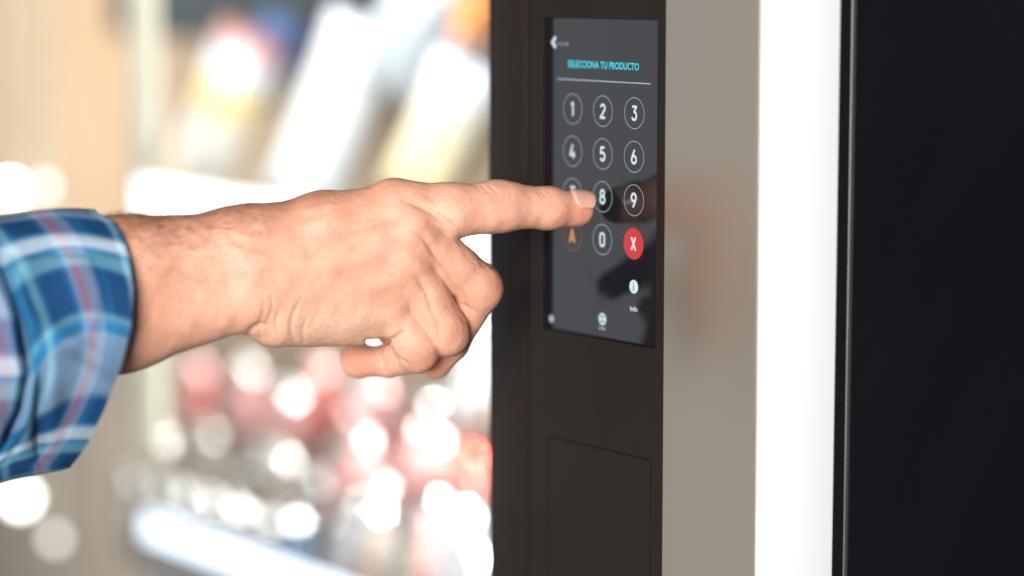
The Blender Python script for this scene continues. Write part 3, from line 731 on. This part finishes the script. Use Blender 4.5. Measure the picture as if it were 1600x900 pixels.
# fingernail
def nail():
    A = np.array([874., 324.8, 16.]); B = np.array([912., 325.6, -3.]); d = (B-A)/np.linalg.norm(B-A)
    n0 = np.array([0, -.70, .72]); n0 -= d*(n0@d); n0 /= np.linalg.norm(n0); s0 = np.cross(d, n0)
    V, Fc = [], []; nu, nv = 26, 22
    for i in range(nu):
        t = i/(nu-1); ang = 1.0
        for j in range(nv):
            q = j/(nv-1)*2-1
            # rounded outline: proximal cuticle arc, distal free edge arc
            L0 = 13+4*q*q+9*q**6; L1 = 53-8*abs(q)**2.4
            l = L0+(L1-L0)*t
            rad = 31.2-(l/52)*4.9+1.3-1.3*max(0, (l-42)/12)**2-.7*max(0, 1-(l-14)/6)-1.1*abs(q)**6
            a_ = q*math.radians(47)
            V.append(A+d*l+rad*(n0*math.cos(a_)+s0*math.sin(a_)))
    for i in range(nu-1):
        for j in range(nv-1): Fc.append((i*nv+j, i*nv+j+1, (i+1)*nv+j+1, (i+1)*nv+j))
    me = bpy.data.meshes.new('fingernail'); me.from_pydata(to_world(np.array(V)).tolist(), [], Fc); me.update()
    cat = me.color_attributes.new('free', 'FLOAT_COLOR', 'POINT')
    for i in range(nu):
        for j in range(nv):
            t = i/(nu-1); cat.data[i*nv+j].color = (max(0, min(1, (t-.94)*20)), max(0, 1-t*5)*.8, 0, 1)
    m = mat('nail', (.72, .45, .36), .28, 0, .5, Subsurface_Weight=.2, Coat_Weight=.2); m.node_tree.nodes['Principled BSDF'].inputs['Subsurface Scale'].default_value = .002
    n_ = m.node_tree; a = N(n_, 'ShaderNodeAttribute', attribute_name='free'); s_ = N(n_, 'ShaderNodeSeparateColor'); n_.links.new(a.outputs['Color'], s_.inputs[0])
    m1 = N(n_, 'ShaderNodeMix', data_type='RGBA'); m1.inputs[6].default_value = (.62, .33, .25, 1); m1.inputs[7].default_value = (.68, .47, .38, 1); n_.links.new(s_.outputs[0], m1.inputs[0])
    m2 = N(n_, 'ShaderNodeMix', data_type='RGBA'); n_.links.new(m1.outputs[2], m2.inputs[6]); m2.inputs[7].default_value = (.70, .47, .38, 1); n_.links.new(s_.outputs[1], m2.inputs[0])
    n_.links.new(m2.outputs[2], n_.nodes['Principled BSDF'].inputs['Base Color'])
    o = link('fingernail', me, m, person, True)
    so = o.modifiers.new('s', 'SOLIDIFY'); so.thickness = .0004; so.offset = 0
    return o
nail()

# hair on forearm, back of hand and first finger bones
m_hair = mat('dark_hair', (.05, .028, .015), .5)
def hairs(n, umin, umax, cond, length, seed, rad=.000028, lean=(.9, .1, .3)):
    r = np.random.default_rng(seed)
    ok = np.where((HV[:, 0] > umin) & (HV[:, 0] < umax) & cond(HV, vn))[0]
    paths = []
    for i in r.choice(ok, min(n, len(ok)), replace=False):
        p = HV[i]; nn = vn[i]; L = length*r.uniform(.5, 1.3); d = np.array(lean)+r.normal(size=3)*.35; d -= nn*(d@nn); d /= np.linalg.norm(d)
        el = r.uniform(.35, .95)
        pts = [p-nn*1, p+nn*L*.28*el+d*L*.2, p+nn*L*.46*el+d*L*.55, p+nn*L*.48*el+d*L*.95]
        paths.append(to_world(np.array(pts)).tolist())
    return paths
hp = hairs(900, 150, 400, lambda P, n: (n[:, 1] < -.25), 18, 1)
hp += hairs(420, 165, 420, lambda P, n: (n[:, 2] > .2) & (P[:, 1] < 440), 13, 2, lean=(.8, .25, .1))
hp += hairs(70, 700, 760, lambda P, n: (n[:, 1] < -.1), 7, 3)
hp += hairs(60, 735, 770, lambda P, n: (n[:, 2] > .0) & (n[:, 0] > .2) & (P[:, 1] > 375) & (P[:, 1] < 420), 10, 4, lean=(.7, .6, .1))
hp += hairs(70, 690, 735, lambda P, n: (n[:, 2] > .2) & (P[:, 1] > 470) & (P[:, 1] < 530), 8, 5, lean=(.2, .9, .1))
hp += hairs(160, 440, 620, lambda P, n: (n[:, 1] < .1) & (P[:, 1] < 380), 7, 6)
mesh_tubes('arm_hair', hp, .000065, m_hair, person, 3)

# ------------------------------------------------------------------ plaid sleeve: rolled cuff over the sleeve
def plaid(name, sc=1.):
    m = mat(name, (.1, .2, .4), .85, 0, .15); nt = m.node_tree; b = nt.nodes['Principled BSDF']
    uv = N(nt, 'ShaderNodeUVMap'); sp = N(nt, 'ShaderNodeSeparateXYZ'); nt.links.new(uv.outputs[0], sp.inputs[0])
    def stripes(sock, stops):
        r = N(nt, 'ShaderNodeValToRGB'); e = r.color_ramp.elements; fr = N(nt, 'ShaderNodeMath', operation='FRACT'); nt.links.new(sock, fr.inputs[0]); nt.links.new(fr.outputs[0], r.inputs[0])
        e[0].position = stops[0][0]; e[0].color = (*stops[0][1], 1); e[1].position = stops[-1][0]; e[1].color = (*stops[-1][1], 1)
        for p, c in stops[1:-1]: q = e.new(p); q.color = (*c, 1)
        return r.outputs[0]
    navy, blue, mid, tea, wh, red = (.004, .035, .10), (.008, .080, .20), (.02, .15, .30), (.11, .27, .33), (.42, .50, .56), (.27, .11, .14)
    li, lt = (.15, .19, .29), (.17, .25, .33)
    A = stripes(sp.outputs[0], [(0, lt), (.025, lt), (.05, navy), (.17, navy), (.20, blue), (.265, blue), (.29, li), (.36, li), (.38, red), (.42, red), (.435, li), (.46, li), (.49, blue), (.54, navy), (.70, navy), (.74, blue), (.78, tea), (.82, tea), (.85, blue), (.97, mid)])
    B = stripes(sp.outputs[1], [(0, lt), (.27, lt), (.32, navy), (.43, navy), (.46, blue), (.50, wh), (.555, wh), (.58, mid), (.62, tea), (.67, tea), (.70, navy), (.90, navy), (.93, tea), (.96, mid)])
    mx = N(nt, 'ShaderNodeMix', data_type='RGBA'); mx.inputs[0].default_value = .5; nt.links.new(A, mx.inputs[6]); nt.links.new(B, mx.inputs[7])
    nt.links.new(mx.outputs[2], b.inputs['Base Color'])
    w = N(nt, 'ShaderNodeTexNoise'); w.inputs['Scale'].default_value = 900; tcx = N(nt, 'ShaderNodeTexCoord'); nt.links.new(tcx.outputs['Object'], w.inputs['Vector'])
    bu = N(nt, 'ShaderNodeBump'); bu.inputs['Strength'].default_value = .4; bu.inputs['Distance'].default_value = .0005; nt.links.new(w.outputs[0], bu.inputs['Height']); nt.links.new(bu.outputs[0], b.inputs['Normal'])
    return m
m_cloth = plaid('blue_plaid_cotton')
def interp(pts, t):
    xs_ = [p[0] for p in pts]; return np.interp(t, xs_, [p[1] for p in pts])
rim_u = [(330, 150), (337, 160), (345, 176), (360, 188), (400, 201), (450, 208), (510, 205), (570, 190), (640, 163), (690, 139), (710, 126), (728, 112)]
cuff_u = [(330, -80), (400, -10), (430, 4), (500, 28), (580, 40), (640, 30), (690, 6), (730, -25)]
def G(x, w): return math.exp(-(x/w)**2)
def sleeve_mesh(name, s0, s1, grow, cuff, nt_=120, na=260, seed=0.):
    """cloth tube around the arm: s runs from the opening at the wrist (0) to the rolled edge (1) and on up the arm"""
    V, Fc, UV = [], [], []
    for i in range(nt_+1):
        s_ = s0+(s1-s0)*i/nt_
        for j in range(na):
            a = 2*math.pi*j/na              # 0 = towards camera, 90 = up
            ca, sa = math.cos(a), math.sin(a)
            vt, vb = 333+11*max(0, s_)**1.4-3*math.sin(7*s_), 722+34*s_+3*math.sin(5*s_+1)
            vc, vr = (vt+vb)/2, (vb-vt)/2
            hang = 1-.45*max(0, -sa)**1.6
            wr = 118+6*s_
            y = vc-sa*(vr+grow); wc = 222+10*s_
            w = wc+ca*(wr+grow)*hang-20*max(0, -sa)
            yy = min(max(y, 330), 728)
            u0 = float(interp(rim_u, yy)); u1 = float(interp(cuff_u, yy))
            if ca < 0: u0 -= 16*abs(ca); 
            u = u0+(u1-u0)*s_
            fr_ = max(0, ca)**.6
            f_ = 0.
            # hollow of the big fold, with the ridge that runs round it
            f_ += -17*G(math.hypot((u-88)/1.0, (y-(470))/1.15), 44)
            f_ += 11*G(abs(math.hypot((u-84)/1.0, (y-468)/1.25)-62), 17)*(1 if y > 400 else .5)
            # diagonal pleat from the hollow down to the rim
            f_ += 9*G((y-(520+.62*(u-90)))*.85, 15)*G(u-130, 80)
            f_ += -9*G((y-(552+.62*(u-90)))*.85, 14)*G(u-120, 70)
            # deep crease down to the lower hem and the soft roll right of it
            xc = 62+.06*(y-640)+5*math.sin(y/40)
            m_ = min(1, max(0, (y-560)/50))
            f_ += (-24*G(u-xc, 7)+10*G(u-xc-22, 15)+7*G(u-xc+20, 12))*m_
            f_ += -10*G(u-22-.2*(y-700), 8)*min(1, max(0, (y-640)/40))
            # shoulder folds along the top
            f_ += 6*G(y-(372+.10*(u-100)), 12)-6*G(y-(394-.06*(u-100)), 10)
            q_ = 1 if cuff else 0
            if cuff: end = -48*max(0, (s_-.86)/.14)**2.2
            else: end = -42*max(0, 1-(s_-.96)/.13)**2.0 if s_ < 1.09 else 0
            w += end*max(0, ca)**.5
            f_ *= min(1, max(0, (735-y)/45))
            f_ += 1.6*math.sin(5*a+4*s_+seed)+.9*math.sin(11*a-7*s_+seed*2)
            w += fr_*f_; y += -sa*f_*.15
            V.append((u, y, w)); UV.append((s_, a, u))
    for i in range(nt_):
        for j in range(na):
            k = (j+1) % na; Fc.append((i*na+j, i*na+k, (i+1)*na+k, (i+1)*na+j))
    me = bpy.data.meshes.new(name); Va = np.array(V, float)
    me.from_pydata(to_world(Va).tolist(), [], Fc); me.update()
    uvl = me.uv_layers.new(name='UVMap')
    for p in me.polygons:
        js = [UV[v][1] for v in p.vertices]; wrap = max(js)-min(js) > math.pi
        for li, v in zip(p.loop_indices, p.vertices):
            t, a, _ = UV[v]
            if wrap and a < math.pi: a += 2*math.pi
            v_ = ((math.pi/2-a) % (2*math.pi))/math.pi*2
            if v_ > 3.98 and not wrap: v_ = v_
            bend = .10*math.exp(-((v_-1.05)/.35)**2)
            if cuff: uvl.data[li].uv = (t+bend-.04*math.sin(v_*2.2), v_+.10*math.sin(t*3.1)-.18*t*G(v_-1.3, .5))
            else: uvl.data[li].uv = (.32+t*.9, .35+v_+.1*t)
    return me
def cloth(name, me, th, bev_):
    o = link(name, me, m_cloth, person, True)
    so = o.modifiers.new('s', 'SOLIDIFY'); so.thickness = th; so.offset = -1
    if bev_: bv = o.modifiers.new('b', 'BEVEL'); bv.width = bev_; bv.segments = 3; bv.limit_method = 'ANGLE'
    return o
# turned-back cuff over the sleeve that goes on up the arm
cloth('shirt_cuff', sleeve_mesh('shirt_cuff', 0, 1.0, 6, True), .0030, .0010)
cloth('shirt_sleeve', sleeve_mesh('shirt_sleeve', .96, 2.2, 3, False, seed=1.3), .0012, 0)
